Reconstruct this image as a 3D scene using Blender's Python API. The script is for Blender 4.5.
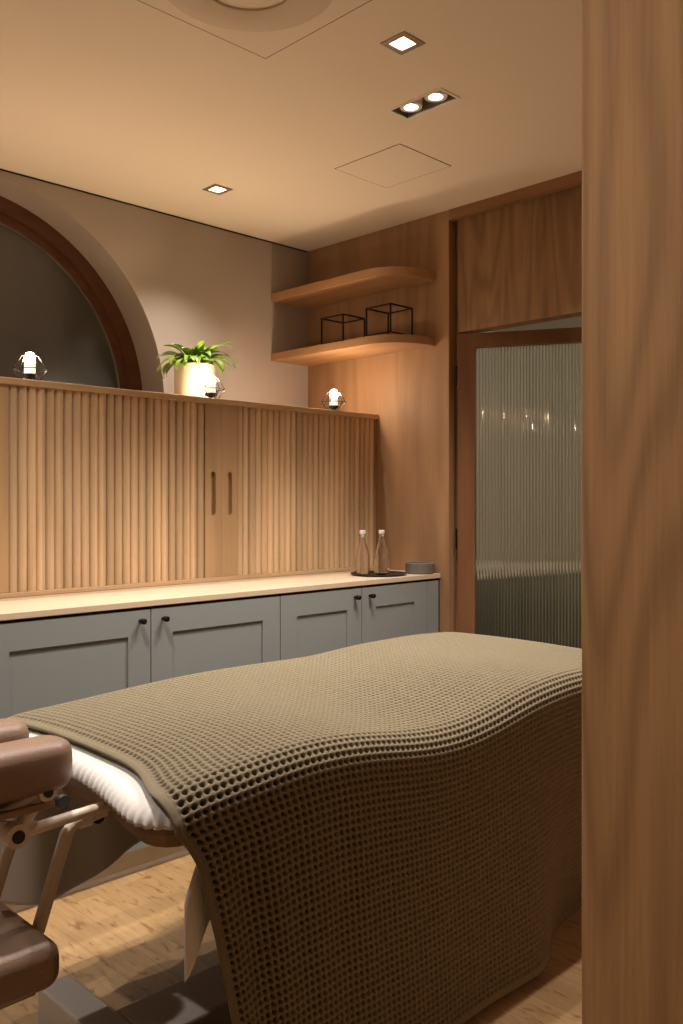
import bpy, bmesh, math, random
import numpy as np
from mathutils import Vector, Matrix
random.seed(7)
for o in list(bpy.data.objects): bpy.data.objects.remove(o)
S = bpy.context.scene; COL = S.collection
PI = math.pi

# ------------------------------------------------------------------ camera, world, exposure
cd = bpy.data.cameras.new('camera'); cam = bpy.data.objects.new('camera', cd); COL.objects.link(cam)
cd.sensor_fit = 'VERTICAL'; cd.sensor_height = 36; cd.sensor_width = 24
cd.lens = 882.47*36/1024; cd.shift_y = -11.36/1024; cd.clip_start = .05
cam.location = (-3.092, -3.362, 1.2135); cam.rotation_euler = (PI/2, 0, -math.radians(44.779))
S.camera = cam
S.view_settings.view_transform = 'Standard'; S.view_settings.look = 'None'
S.view_settings.gamma = 1; S.view_settings.use_curve_mapping = False
S.view_settings.exposure = 0.9
w = bpy.data.worlds.new('night'); S.world = w; w.use_nodes = True
w.node_tree.nodes['Background'].inputs[0].default_value = (.10, .11, .13, 1)
w.node_tree.nodes['Background'].inputs[1].default_value = .25
# lamp strengths (each lamp is built with its own fixture further down)
WARM = (1, .75, .52); SPOTC = (1, .90, .79); HALLC = (1, .90, .80)
P_BULB = 195      # emission of the small table lamp bulbs
P_DL = 30        # single downlights, watts
P_DD = 44         # each lamp of the double downlights, watts
P_OAK_FILL = 58     # unseen downlight added on the camera's side to light the oak
P_HALL = 20

# ------------------------------------------------------------------ materials
def new_mat(name):
    m = bpy.data.materials.new(name); m.use_nodes = True
    nt = m.node_tree; b = nt.nodes['Principled BSDF']
    return m, nt, b
def ramp(nt, stops):
    r = nt.nodes.new('ShaderNodeValToRGB'); e = r.color_ramp.elements
    e[0].position, e[0].color = stops[0][0], (*stops[0][1], 1)
    e[1].position, e[1].color = stops[-1][0], (*stops[-1][1], 1)
    for p, c in stops[1:-1]:
        k = e.new(p); k.color = (*c, 1)
    return r
def math_n(nt, op, a, b=None, c=None):
    n = nt.nodes.new('ShaderNodeMath'); n.operation = op
    for i, v in enumerate((a, b, c)):
        if v is None: continue
        if isinstance(v, (int, float)): n.inputs[i].default_value = v
        else: nt.links.new(v, n.inputs[i])
    return n.outputs[0]
def coords(nt, scale=(1, 1, 1), loc=(0, 0, 0)):
    t = nt.nodes.new('ShaderNodeTexCoord'); mp = nt.nodes.new('ShaderNodeMapping')
    mp.inputs['Scale'].default_value = scale; mp.inputs['Location'].default_value = loc
    nt.links.new(t.outputs['Object'], mp.inputs[0]); return mp.outputs[0], t.outputs['Object']
def noise(nt, vec, scale, detail=2, rough=.5, dist=0):
    n = nt.nodes.new('ShaderNodeTexNoise'); nt.links.new(vec, n.inputs['Vector'])
    n.inputs['Scale'].default_value = scale; n.inputs['Detail'].default_value = detail
    n.inputs['Roughness'].default_value = rough; n.inputs['Distortion'].default_value = dist
    return n.outputs['Fac']
def plain(name, col, rough=.5, metal=0, bump=0, bscale=200, var=0, **kw):
    m, nt, b = new_mat(name)
    b.inputs['Base Color'].default_value = (*col, 1); b.inputs['Roughness'].default_value = rough
    b.inputs['Metallic'].default_value = metal
    for k, v in kw.items(): b.inputs[k.replace('_', ' ')].default_value = v
    v, o = coords(nt)
    if var:
        n = noise(nt, v, 3, 4); r = ramp(nt, [(.3, tuple(c*(1-var) for c in col)), (.7, tuple(min(1, c*(1+var)) for c in col))])
        nt.links.new(n, r.inputs[0]); nt.links.new(r.outputs[0], b.inputs['Base Color'])
    if bump:
        n = noise(nt, v, bscale, 4); bp = nt.nodes.new('ShaderNodeBump'); bp.inputs['Strength'].default_value = bump
        bp.inputs['Distance'].default_value = .002
        nt.links.new(n, bp.inputs['Height']); nt.links.new(bp.outputs[0], b.inputs['Normal'])
    return m
def wood(name, dark, light, axis='z', size=1.0, rings=9, contrast=1.0, rough=.45, seed=0, strip=None, stripvar=.25):
    """grain = contour lines of a noise field stretched along the grain, plus fine fibres"""
    m, nt, b = new_mat(name)
    k = {'x': 0, 'y': 1, 'z': 2}[axis]
    s = [3.2/size]*3; s[k] = .42/size
    vec, ob = coords(nt, s, (seed*3.1, seed*1.7, seed*2.3))
    n1 = noise(nt, vec, 1.0, 1.5, .45, .3)
    ring = math_n(nt, 'SINE', math_n(nt, 'MULTIPLY', n1, rings*6.283))
    ring = math_n(nt, 'MULTIPLY_ADD', ring, .5, .5)
    ring = math_n(nt, 'POWER', ring, 1.6)
    s2 = [170.0]*3; s2[k] = 5
    v2, _ = coords(nt, s2); n2 = noise(nt, v2, 1.0, 3, .6)
    s3 = [14.0]*3; s3[k] = .9
    v3, _ = coords(nt, s3); n3 = noise(nt, v3, 1.0, 3, .6)
    f = math_n(nt, 'MULTIPLY_ADD', ring, .34*contrast, .15)
    f = math_n(nt, 'ADD', f, math_n(nt, 'MULTIPLY', math_n(nt, 'SUBTRACT', n2, .5), .55*contrast))
    f = math_n(nt, 'ADD', f, math_n(nt, 'MULTIPLY', math_n(nt, 'SUBTRACT', n3, .35), .9*contrast))
    mid = tuple((a+c)/2 for a, c in zip(dark, light))
    r = ramp(nt, [(.0, light), (.45, mid), (1, dark)]); nt.links.new(f, r.inputs[0])
    out = r.outputs[0]
    if strip:      # boards or slats of this width along world x/y get their own tone
        ax, wd, off = strip
        sp = nt.nodes.new('ShaderNodeSeparateXYZ'); nt.links.new(ob, sp.inputs[0])
        q = math_n(nt, 'FLOOR', math_n(nt, 'DIVIDE', math_n(nt, 'ADD', sp.outputs[{'x': 0, 'y': 1}[ax]], off), wd))
        wn = nt.nodes.new('ShaderNodeTexWhiteNoise'); wn.noise_dimensions = '1D'; nt.links.new(q, wn.inputs['W'])
        hs = nt.nodes.new('ShaderNodeHueSaturation'); nt.links.new(out, hs.inputs['Color'])
        nt.links.new(math_n(nt, 'MULTIPLY_ADD', wn.outputs['Value'], stripvar*2, 1-stripvar), hs.inputs['Value'])
        out = hs.outputs[0]
    nt.links.new(out, b.inputs['Base Color'])
    b.inputs['Roughness'].default_value = rough
    bp = nt.nodes.new('ShaderNodeBump'); bp.inputs['Strength'].default_value = .15; bp.inputs['Distance'].default_value = .001
    nt.links.new(n2, bp.inputs['Height']); nt.links.new(bp.outputs[0], b.inputs['Normal'])
    return m
def emit(name, col, strength):
    m = bpy.data.materials.new(name); m.use_nodes = True; nt = m.node_tree; nt.nodes.clear()
    e = nt.nodes.new('ShaderNodeEmission'); e.inputs[0].default_value = (*col, 1); e.inputs[1].default_value = strength
    o = nt.nodes.new('ShaderNodeOutputMaterial'); nt.links.new(e.outputs[0], o.inputs[0]); return m
def glass(name, col=(1, 1, 1), rough=0, ior=1.45):
    m, nt, b = new_mat(name)
    b.inputs['Base Color'].default_value = (*col, 1); b.inputs['Roughness'].default_value = rough
    b.inputs['IOR'].default_value = ior; b.inputs['Transmission Weight'].default_value = 1
    return m

M = {}
M['ceiling'] = plain('ceiling_paint', (.82, .73, .61), .9, bump=.05)
M['wall'] = plain('wall_paint', (.345, .288, .245), .92, bump=.08)
M['panel'] = wood('oak_panel', (.17, .088, .040), (.36, .205, .102), 'z', .8, 6, .75, .62, 1)
M['header'] = wood('oak_header', (.12, .058, .021), (.29, .160, .068), 'z', .5, 10, 1.1, .6, 3)
M['pillar'] = wood('oak_foreground', (.17, .080, .027), (.41, .215, .083), 'z', .60, 13, 1.0, .8, 8)
M['trimwood'] = wood('oak_trim', (.16, .072, .028), (.32, .165, .075), 'y', .8, 5, .7, .45, 2)
M['shelf'] = wood('oak_shelf', (.25, .125, .052), (.47, .27, .13), 'y', .7, 5, .6, .45, 5)
M['slat'] = wood('oak_slats', (.37, .235, .122), (.67, .475, .29), 'z', .8, 5, .6, .5, 4, ('x', .0333, 1.8013), .20)
M['slatflat'] = wood('oak_slat_frame', (.28, .165, .082), (.50, .325, .175), 'z', .7, 5, .6, .45, 9)
M['slatrail'] = wood('oak_rail', (.34, .21, .105), (.62, .42, .24), 'x', .7, 5, .6, .45, 6)
M['counter'] = wood('pale_worktop', (.42, .31, .215), (.60, .475, .35), 'x', .6, 5, .5, .45, 7)
M['doorwood'] = wood('door_wood', (.085, .032, .011), (.21, .095, .038), 'z', .8, 5, .7, .45, 11)
M['winwood'] = wood('window_wood', (.035, .012, .005), (.12, .045, .018), 'x', .6, 5, .7, .3, 12)
M['greypaint'] = plain('grey_cabinet_paint', (.21, .225, .225), .5, bump=.04)
M['dark'] = plain('black_gap', (.012, .009, .007), .8)
M['ring'] = plain('ceiling_ring', (.66, .57, .46), .9)
M['gap'] = plain('panel_gap', (.16, .11, .075), .9)
M['black'] = plain('black_metal', (.008, .007, .006), .4, .6)
M['blackmatte'] = plain('black_lacquer', (.012, .011, .010), .45)
M['steel'] = plain('brushed_metal', (.35, .30, .25), .4, .8)
M['whitemetal'] = plain('white_metal', (.85, .82, .78), .35)
M['cream'] = plain('cream_enamel', (.76, .66, .54), .38)
M['greybase'] = plain('grey_enamel', (.52, .47, .43), .45)
M['leather'] = plain('tan_leather', (.215, .135, .095), .42, bump=.35, bscale=260, var=.06)
M['sheet'] = plain('white_cotton', (.68, .66, .65), .95, bump=.25, bscale=700)
M['underwood'] = wood('table_frame_wood', (.20, .12, .065), (.34, .22, .13), 'x', .7, 5, .5, .5, 14)
M['stone'] = plain('grey_stone', (.12, .105, .095), .8, bump=.4, bscale=300, var=.2)
M['potglaze'] = plain('cream_pot', (.58, .50, .40), .5)
M['soil'] = plain('dark_soil', (.03, .018, .01), 1, bump=1, bscale=120)
M['glass'] = glass('clear_glass')
M['cap'] = plain('white_cap', (.75, .72, .68), .5)
M['candle'] = plain('frosted_sleeve', (.85, .82, .78), .6, Emission_Color=(1, .85, .72, 1), Emission_Strength=.45)
M['bulb'] = emit('bulb_glow', WARM, P_BULB)
M['lens'] = emit('downlight_lens', (1, .80, .58), 14)
M['lensw'] = emit('downlight_lens_white', (1, .90, .80), 22)
M['corr_wall'] = plain('corridor_paint', (.41, .385, .31), .9)
M['corr_dark'] = plain('corridor_cabinet', (.075, .085, .07), .6)
M['corr_top'] = plain('corridor_worktop', (.62, .58, .48), .5)

def window_glass():
    m, nt, b = new_mat('night_window_glass')
    b.inputs['Base Color'].default_value = (.060, .057, .052, 1); b.inputs['Roughness'].default_value = .22
    v, _ = coords(nt, (1.5, 1, 1)); n = noise(nt, v, 2, 2); r = ramp(nt, [(.3, (.050, .049, .046)), (.7, (.068, .064, .057))])
    nt.links.new(n, r.inputs[0]); nt.links.new(r.outputs[0], b.inputs['Base Color']); return m
M['nightglass'] = window_glass()
M['reeded'] = glass('reeded_glass', (.93, .91, .83), .05, 1.45)

def floor_mat():
    m, nt, b = new_mat('plank_floor')
    t = nt.nodes.new('ShaderNodeTexCoord'); ob = t.outputs['Object']
    mp = nt.nodes.new('ShaderNodeMapping'); mp.inputs['Rotation'].default_value = (0, 0, PI/2); nt.links.new(ob, mp.inputs[0])
    br = nt.nodes.new('ShaderNodeTexBrick'); nt.links.new(mp.outputs[0], br.inputs['Vector'])
    br.inputs['Scale'].default_value = 1; br.inputs['Brick Width'].default_value = .9; br.inputs['Row Height'].default_value = .095
    br.inputs['Mortar Size'].default_value = .0012; br.inputs['Mortar Smooth'].default_value = .3; br.offset = .37
    br.inputs['Color1'].default_value = (.46, .295, .145, 1); br.inputs['Color2'].default_value = (.37, .23, .105, 1)
    br.inputs['Mortar'].default_value = (.27, .165, .08, 1)
    v2, _ = coords(nt, (60, 4, 1)); n2 = noise(nt, v2, 1, 4, .6)
    v3, _ = coords(nt, (44, 13, 1), (3, 1, 0)); n3 = noise(nt, v3, 1, 3, .55, .6)
    r3 = ramp(nt, [(.56, (1, 1, 1)), (.68, (.50, .38, .28))]); nt.links.new(n3, r3.inputs[0])
    r2 = ramp(nt, [(.3, (.78, .76, .72)), (.7, (1.0, 1.0, 1.0))]); nt.links.new(n2, r2.inputs[0])
    a = nt.nodes.new('ShaderNodeMix'); a.data_type = 'RGBA'; a.blend_type = 'MULTIPLY'; a.inputs[0].default_value = 1
    nt.links.new(br.outputs['Color'], a.inputs[6]); nt.links.new(r2.outputs[0], a.inputs[7])
    c = nt.nodes.new('ShaderNodeMix'); c.data_type = 'RGBA'; c.blend_type = 'MULTIPLY'; c.inputs[0].default_value = .8
    nt.links.new(a.outputs[2], c.inputs[6]); nt.links.new(r3.outputs[0], c.inputs[7])
    nt.links.new(c.outputs[2], b.inputs['Base Color']); b.inputs['Roughness'].default_value = .42
    return m
M['floor'] = floor_mat()
def blanket_mat():
    m, nt, b = new_mat('waffle_wool')
    v, _ = coords(nt); n = noise(nt, v, 420, 4, .7); r = ramp(nt, [(.3, (.140, .116, .076)), (.7, (.214, .182, .126))])
    nt.links.new(n, r.inputs[0]); nt.links.new(r.outputs[0], b.inputs['Base Color'])
    b.inputs['Roughness'].default_value = .95; b.inputs['Specular IOR Level'].default_value = .15
    bp = nt.nodes.new('ShaderNodeBump'); bp.inputs['Strength'].default_value = .4; bp.inputs['Distance'].default_value = .001
    nt.links.new(n, bp.inputs['Height']); nt.links.new(bp.outputs[0], b.inputs['Normal']); return m
M['blanket'] = blanket_mat()
def leaf_mat():
    m, nt, b = new_mat('plant_leaf')
    v, _ = coords(nt); n = noise(nt, v, 14, 2); r = ramp(nt, [(.35, (.09, .21, .02)), (.65, (.29, .43, .05))])
    nt.links.new(n, r.inputs[0]); nt.links.new(r.outputs[0], b.inputs['Base Color']); b.inputs['Roughness'].default_value = .35
    b.inputs['Subsurface Weight'].default_value = .1
    return m
M['leaf'] = leaf_mat()

# ------------------------------------------------------------------ helpers (all shapes are given in world coordinates)
def empty(name, label, cat, loc, group=None):
    o = bpy.data.objects.new(name, None); COL.objects.link(o); o.location = loc; o.empty_display_size = .1
    o['label'] = label; o['category'] = cat
    if group: o['group'] = group
    return o
def tag(o, label, cat, group=None):
    o['label'] = label; o['category'] = cat
    if group: o['group'] = group
    return o
ROOT = {}
def obj(name, bm, mat, parent=None, smooth=False, kind=None, origin=None, label=None):
    bmesh.ops.recalc_face_normals(bm, faces=bm.faces)
    r = parent
    while r is not None and r.parent is not None: r = r.parent
    base = Vector(origin) if origin is not None else (Vector(r.location) if r is not None else Vector((0, 0, 0)))
    bmesh.ops.translate(bm, vec=-base, verts=bm.verts)
    me = bpy.data.meshes.new(name); bm.to_mesh(me); bm.free()
    me.materials.append(M[mat] if isinstance(mat, str) else mat)
    if smooth:
        me.polygons.foreach_set('use_smooth', [True]*len(me.polygons))
        try: me.set_sharp_from_angle(angle=math.radians(40))
        except Exception: pass
    o = bpy.data.objects.new(name, me); COL.objects.link(o)
    if parent is not None:
        o.parent = parent
        if parent is not r and origin is None: pass
    else: o.location = base
    if kind: o['kind'] = kind
    if label: o['label'] = label
    return o
def struct(name, bm, mat, parent=None, **k):
    return obj(name, bm, mat, parent, kind=None if parent else 'structure', **k)
def box(bm, x0, x1, y0, y1, z0, z1, bev=0, seg=2):
    r = bmesh.ops.create_cube(bm, size=1)
    vs = r['verts']
    for v in vs: v.co = Vector(((x0+x1)/2+v.co.x*(x1-x0), (y0+y1)/2+v.co.y*(y1-y0), (z0+z1)/2+v.co.z*(z1-z0)))
    if bev:
        es = list({e for v in vs for e in v.link_edges})
        bmesh.ops.bevel(bm, geom=es, offset=bev, segments=seg, affect='EDGES', profile=.5)
    return bm
def B(*a, **k): return box(bmesh.new(), *a, **k)
def tube(bm, pts, r, n=10, closed=False, caps=True):
    pts = [Vector(p) for p in pts]; m = len(pts); rings = []
    rs = r if isinstance(r, (list, tuple)) else [r]*m
    prev = None
    for i, p in enumerate(pts):
        if closed: t = (pts[(i+1) % m]-pts[i-1]).normalized()
        else: t = (pts[min(i+1, m-1)]-pts[max(i-1, 0)]).normalized()
        if prev is None:
            u = t.orthogonal().normalized()
        else:
            u = (prev-t*prev.dot(t)).normalized()
        prev = u; v = t.cross(u)
        rings.append([bm.verts.new(p+(u*math.cos(2*PI*k/n)+v*math.sin(2*PI*k/n))*rs[i]) for k in range(n)])
    for i in range(m if closed else m-1):
        a, b = rings[i], rings[(i+1) % m]
        for k in range(n): bm.faces.new((a[k], a[(k+1) % n], b[(k+1) % n], b[k]))
    if not closed and caps:
        bm.faces.new(rings[0][::-1]); bm.faces.new(rings[-1])
    return bm
def T(pts, r, **k): return tube(bmesh.new(), pts, r, **k)
def lathe(bm, prof, c, n=32, axis='z'):
    """prof: list of (radius, height); closed at radius 0"""
    rings = []
    for r, h in prof:
        if r < 1e-6:
            rings.append([bm.verts.new(Vector(c)+Vector((0, 0, h)))])
        else:
            rings.append([bm.verts.new(Vector(c)+Vector((r*math.cos(2*PI*k/n), r*math.sin(2*PI*k/n), h))) for k in range(n)])
    for a, b in zip(rings, rings[1:]):
        if len(a) == 1 and len(b) == 1: continue
        for k in range(n):
            if len(a) == 1: bm.faces.new((a[0], b[(k+1) % n], b[k]))
            elif len(b) == 1: bm.faces.new((a[k], a[(k+1) % n], b[0]))
            else: bm.faces.new((a[k], a[(k+1) % n], b[(k+1) % n], b[k]))
    return bm
def L(prof, c, n=32): return lathe(bmesh.new(), prof, c, n)
def cyl(bm, c, r, h, n=24, axis=2):
    """cylinder from c along +axis by h"""
    m = bmesh.new(); lathe(m, [(0, 0), (r, 0), (r, h), (0, h)], (0, 0, 0), n)
    if axis == 0: m.transform(Matrix.Rotation(PI/2, 4, 'Y'))
    if axis == 1: m.transform(Matrix.Rotation(-PI/2, 4, 'X'))
    bmesh.ops.translate(m, vec=c, verts=m.verts)
    me = bpy.data.meshes.new('t'); m.to_mesh(me); m.free(); bm.from_mesh(me); bpy.data.meshes.remove(me); return bm
def plate(outer, holes, d0, d1, plane='xz'):
    """flat plate with holes; outline in the plane, thickness from d0 to d1 along the third axis"""
    bm = bmesh.new()
    def P(a, b):
        return {'xz': (a, d0, b), 'xy': (a, b, d0), 'yz': (d0, a, b)}[plane]
    es = []
    for loop in [outer]+holes:
        vs = [bm.verts.new(P(*p)) for p in loop]
        for i in range(len(vs)): es.append(bm.edges.new((vs[i], vs[(i+1) % len(vs)])))
    bmesh.ops.triangle_fill(bm, use_beauty=True, use_dissolve=False, edges=es)
    r = bmesh.ops.extrude_face_region(bm, geom=list(bm.faces))
    v = {'xz': (0, d1-d0, 0), 'xy': (0, 0, d1-d0), 'yz': (d1-d0, 0, 0)}[plane]
    bmesh.ops.translate(bm, vec=v, verts=[g for g in r['geom'] if isinstance(g, bmesh.types.BMVert)])
    return bm
def rect(x0, x1, y0, y1): return [(x0, y0), (x1, y0), (x1, y1), (x0, y1)]
def stadium(cx, cz, w, h, n=10):
    r = w/2; o = []
    for k in range(n+1): a = PI*k/n; o.append((cx+r*math.cos(a), cz+h/2-r+r*math.sin(a)))
    for k in range(n+1): a = PI+PI*k/n; o.append((cx+r*math.cos(a), cz-h/2+r+r*math.sin(a)))
    return o
def copy_tree(o, parent=None):
    c = o.copy(); COL.objects.link(c)
    if parent is not None: c.parent = parent
    for ch in [q for q in bpy.data.objects if q.parent == o]: copy_tree(ch, c)
    return c
def sstep(a, b, x):
    t = np.clip((x-a)/(b-a), 0, 1); return t*t*(3-2*t)

# ------------------------------------------------------------------ the room
HC = 2.502
XL, YF = -4.0, -4.6          # left wall, wall behind the camera
YP = -2.731                  # partition that closes the treatment room on the near side
XP = -2.0                    # oak face in the right foreground
struct('floor', B(XL, 3.0, YF, .4, -.05, 0), 'floor')

DL = [(-.885, -.41), (-1.22, -1.72)]                       # single downlights seen in the photo
DL_OUT = [(-2.17, -.41), (-3.15, -1.45), (-.58, -2.0)]           # out of frame: added mirror lamp, then two inferred from lit pad and floor
DD = [(-.885, -1.515), (-2.17, -1.515)]
OAK_FILL = [(-3.25, -2.0)]  # unseen lamp added to brighten the foreground oak
holes = []
for x, y in DL+DL_OUT+OAK_FILL: holes.append(rect(x-.036, x+.036, y-.036, y+.036))
for x, y in DD: holes.append(rect(x-.043, x+.043, y-.105, y+.105))
struct('ceiling', plate(rect(XL, .06, YF, .3), holes, HC, HC+.10, 'xy'), 'ceiling')

# back wall with the arched window opening
CX, CZ, R0, RD = -1.699, 1.647, .826, .20
arc = [(CX+R0*math.cos(PI*k/48), CZ+R0*math.sin(PI*k/48)) for k in range(49)]
arch = [(CX+R0, 1.0)]+arc+[(CX-R0, 1.0)]
struct('wall_back', plate(rect(XL, .0, 0, HC), [arch], 0, .26, 'xz'), 'wall')
struct('wall_left', B(XL-.1, XL, YF, .26, 0, HC), 'wall')
struct('wall_front', B(XL-.1, XP+.12, YF-.1, YF, 0, HC), 'wall')
# oak panelled wall with shelves; it stops at the door recess
struct('wall_right', B(0, .05, -.922, .0, 0, HC, bev=.0015, seg=1), 'panel')
struct('wall_recess', B(.05, .12, -.950, .30, 0, HC), 'header')
struct('wall_header', B(.028, .10, YP, -.950, 1.958, HC), 'header')
struct('wall_right_near', B(.028, .10, YP, -1.84, 0, 1.958), 'header')
struct('trim_1', B(-.002, .028, YP, -.922, HC-.045, HC), 'trimwood')
struct('shadow_line', B(XL, -.001, -.003, 0, HC-.007, HC-.001), 'dark')  # black strip standing in for the shade in the gap under the ceiling
struct('wall_partition', B(XP+.12, .10, YP-.12, YP, 0, HC), 'panel')
struct('wall_near', B(XP, XP+.12, YF, YP, 0, HC, bev=.0015, seg=1), 'pillar')

# arched window: wooden frame set back in the reveal, thin pale bead, dark pane
def ring_xz(r1, r0, y0, y1, zb=1.05, n=64, bev=0):
    a = [(CX+r1*math.cos(PI*k/n), CZ+r1*math.sin(PI*k/n)) for k in range(n+1)]
    b = [(CX+r0*math.cos(PI*k/n), CZ+r0*math.sin(PI*k/n)) for k in range(n+1)]
    out = [(CX+r1, zb)]+a+[(CX-r1, zb)]+[(CX-r0, zb)]+b[::-1]+[(CX+r0, zb)]
    return plate(out, [], y0, y1, 'xz')
win = empty('window_1', 'arched window with dark wooden frame and night-dark pane above the tambour cabinet', 'window', (CX, .2, 1.05))
win['kind'] = 'structure'
del win['label'], win['category']
obj('window_frame', ring_xz(.826, .765, .175, .25), 'winwood', win)
obj('inner_frame', ring_xz(.768, .735, .200, .25), 'winwood', win)
obj('glazing_bead', ring_xz(.737, .731, .216, .235), 'steel', win, label='thin pale metal glazing bead')
pa = [(CX+.74*math.cos(PI*k/64), CZ+.74*math.sin(PI*k/64)) for k in range(65)]
obj('window_pane', plate([(CX+.74, 1.05)]+pa+[(CX-.74, 1.05)], [], .228, .24, 'xz'), 'nightglass', win)

# ceiling access hatch and square service panel with its round grille
def hatch(x0, x1, y0, y1, name, label, cat, seam):
    r = empty(name, label, cat, ((x0+x1)/2, (y0+y1)/2, HC))
    obj('seam', plate(rect(x0, x1, y0, y1), [rect(x0+seam, x1-seam, y0+seam, y1-seam)], HC-.0012, HC, 'xy'), 'gap', r)
    obj('panel', B(x0+seam, x1-seam, y0+seam, y1-seam, HC-.0016, HC), 'ceiling', r)
    return r
hatch(-.70, -.40, -1.25, -.912, 'ceiling_hatch', 'small flush access hatch in the ceiling nearest the oak wall', 'hatch', .0028)
sp = hatch(-1.965, -1.437, -1.915, -1.380, 'ceiling_panel', 'large flush square ceiling panel with a round ring over the massage bed', 'ceiling panel', .0035)
obj('round_ring', L([(.115, 0), (.115, -.006), (.125, -.010), (.214, -.008), (.220, -.005), (.220, 0)], (-1.712, -1.640, HC-.0016), 64), 'ring', sp, smooth=True)
obj('round_disc', L([(0, -.004), (.10, -.004), (.10, 0), (0, 0)], (-1.712, -1.640, HC-.0016), 48), 'ceiling', sp, smooth=True)

# ------------------------------------------------------------------ downlights
def spot(parent, loc, power, col=SPOTC, size=100, blend=.85, rad=.022, aim=None):
    ld = bpy.data.lights.new('lamp', 'SPOT'); ld.energy = power; ld.color = col; ld.spot_size = math.radians(size)
    ld.spot_blend = blend; ld.shadow_soft_size = rad
    o = bpy.data.objects.new('lamp_beam', ld); COL.objects.link(o); o.parent = parent
    o.location = Vector(loc)-Vector(parent.location)
    if aim: o.rotation_euler = (Vector(aim)-Vector(loc)).to_track_quat('-Z', 'Y').to_euler()
    return o
def downlight(x, y, power, label, size=105, aim=None):
    r = empty('downlight', label, 'downlight', (x, y, HC), 'square recessed ceiling downlights')
    obj('trim_frame', plate(rect(x-.045, x+.045, y-.045, y+.045), [rect(x-.0265, x+.0265, y-.0265, y+.0265)], HC-.003, HC+.0005, 'xy'), 'steel', r)
    obj('housing', plate(rect(x-.0355, x+.0355, y-.0355, y+.0355), [rect(x-.030, x+.030, y-.030, y+.030)], HC+.0005, HC+.07, 'xy'), 'steel', r)
    obj('lens', B(x-.030, x+.030, y-.030, y+.030, HC+.006, HC+.010), 'lens', r, label='glowing square lens')
    bm = bmesh.new()
    for s in (-1, 1): box(bm, x-.030+.0, x-.022, y+s*.012-.003, y+s*.012+.003, HC+.001, HC+.005)
    obj('spring_clip', bm, 'steel', r)
    spot(r, (x, y, HC-.004), power, size=size, aim=aim)
    return r
downlight(*DL[0], P_DL, 'small square ceiling downlight closest to the arched window wall')
downlight(*DL[1], P_DL*1.1, 'square ceiling downlight above the double downlight')
downlight(*DL_OUT[0], P_DL, 'unseen square ceiling downlight added beside the window arch, left of the view')  # added out of view for brightness, mirrored from the visible one
downlight(*DL_OUT[1], P_DL*1.15, 'square ceiling downlight above the head end of the bed, out of the view')
for x, y in OAK_FILL: downlight(x, y, P_OAK_FILL, 'unseen square downlight added beside the viewpoint, tilted to light the oak wall end', 58, (-2.0, -2.83, 1.32))
downlight(*DL_OUT[2], P_DL*1.7, 'square ceiling downlight above the foot of the bed, hidden by the oak wall end', 120)
def double_downlight(x, y, label, power, cone):
    r = empty('double_downlight', label, 'double downlight', (x, y, HC))
    obj('trim_frame', plate(rect(x-.050, x+.050, y-.112, y+.112), [rect(x-.042, x+.042, y-.104, y+.104)], HC-.0035, HC+.0005, 'xy'), 'whitemetal', r)
    obj('housing', plate(rect(x-.0425, x+.0425, y-.1045, y+.1045), [rect(x-.0415, x+.0415, y-.1035, y+.1035)], HC+.0005, HC+.085, 'xy'), 'steel', r)
    obj('back_plate', B(x-.0415, x+.0415, y-.1035, y+.1035, HC+.035, HC+.040), 'steel', r)
    for s in (-1, 1):
        yy = y+s*.052
        g = obj('lamp_head', L([(.0165, .014), (.024, .004), (.036, .004), (.038, .010), (.038, .034), (.030, .034), (.0165, .014)], (x, yy, HC), 32), 'whitemetal', r, smooth=True)
        obj('lens', L([(0, .015), (.0165, .015), (.0165, .018), (0, .018)], (x, yy, HC), 24), 'lensw', g, label='glowing round lens')
        spot(r, (x, yy, HC-.002), power, (1, .89, .77), cone, .95, .016)
    return r
double_downlight(*DD[0], 'double recessed downlight with two round lamps in a rectangular white rim', P_DD*.72, 100)
double_downlight(*DD[1], 'double recessed downlight out of the view to the left', P_DD*.92, 118)

# ------------------------------------------------------------------ corridor beyond the glass door
struct('wall_corridor_back', B(.12, 3.0, -.02, .08, 0, 2.45), 'corr_wall')
struct('wall_corridor_end', B(2.55, 2.65, YP, -.02, 0, 2.45), 'corr_wall')
struct('ceiling_corridor', B(.10, 2.65, YP, .08, 2.30, 2.34), 'corr_wall')
struct('trim_3', B(.9, 1.15, YP, -.02, 2.22, 2.30), 'corr_wall')
struct('wall_corridor_near', B(.10, 2.65, YP-.12, YP, 0, 2.45), 'corr_wall')
cb = empty('corridor_cabinet', 'dim dark low cabinet with pale top seen through the reeded glass door', 'cabinet', (1.3, -.28, 0))
obj('body', B(.35, 1.70, -.48, -.03, 0, .80, bev=.003), 'corr_dark', cb)
obj('worktop', B(.34, 1.72, -.50, -.03, .80, .83, bev=.003), 'corr_top', cb)
hl = empty('added_corridor_light', 'unseen ceiling light added to light the corridor beyond the glass door', 'ceiling light', (1.35, -1.9, 2.30))  # unseen fixture added so the corridor is lit
obj('shade', L([(0, -.05), (.10, -.05), (.11, -.04), (.11, 0), (0, 0)], (1.35, -1.9, 2.30), 32), 'candle', hl, smooth=True)
ld = bpy.data.lights.new('corridor', 'POINT'); ld.energy = P_HALL; ld.color = HALLC; ld.shadow_soft_size = .08
o = bpy.data.objects.new('added_corridor_lamp', ld); COL.objects.link(o); o.parent = hl; o.location = (0, 0, -.14)

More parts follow.
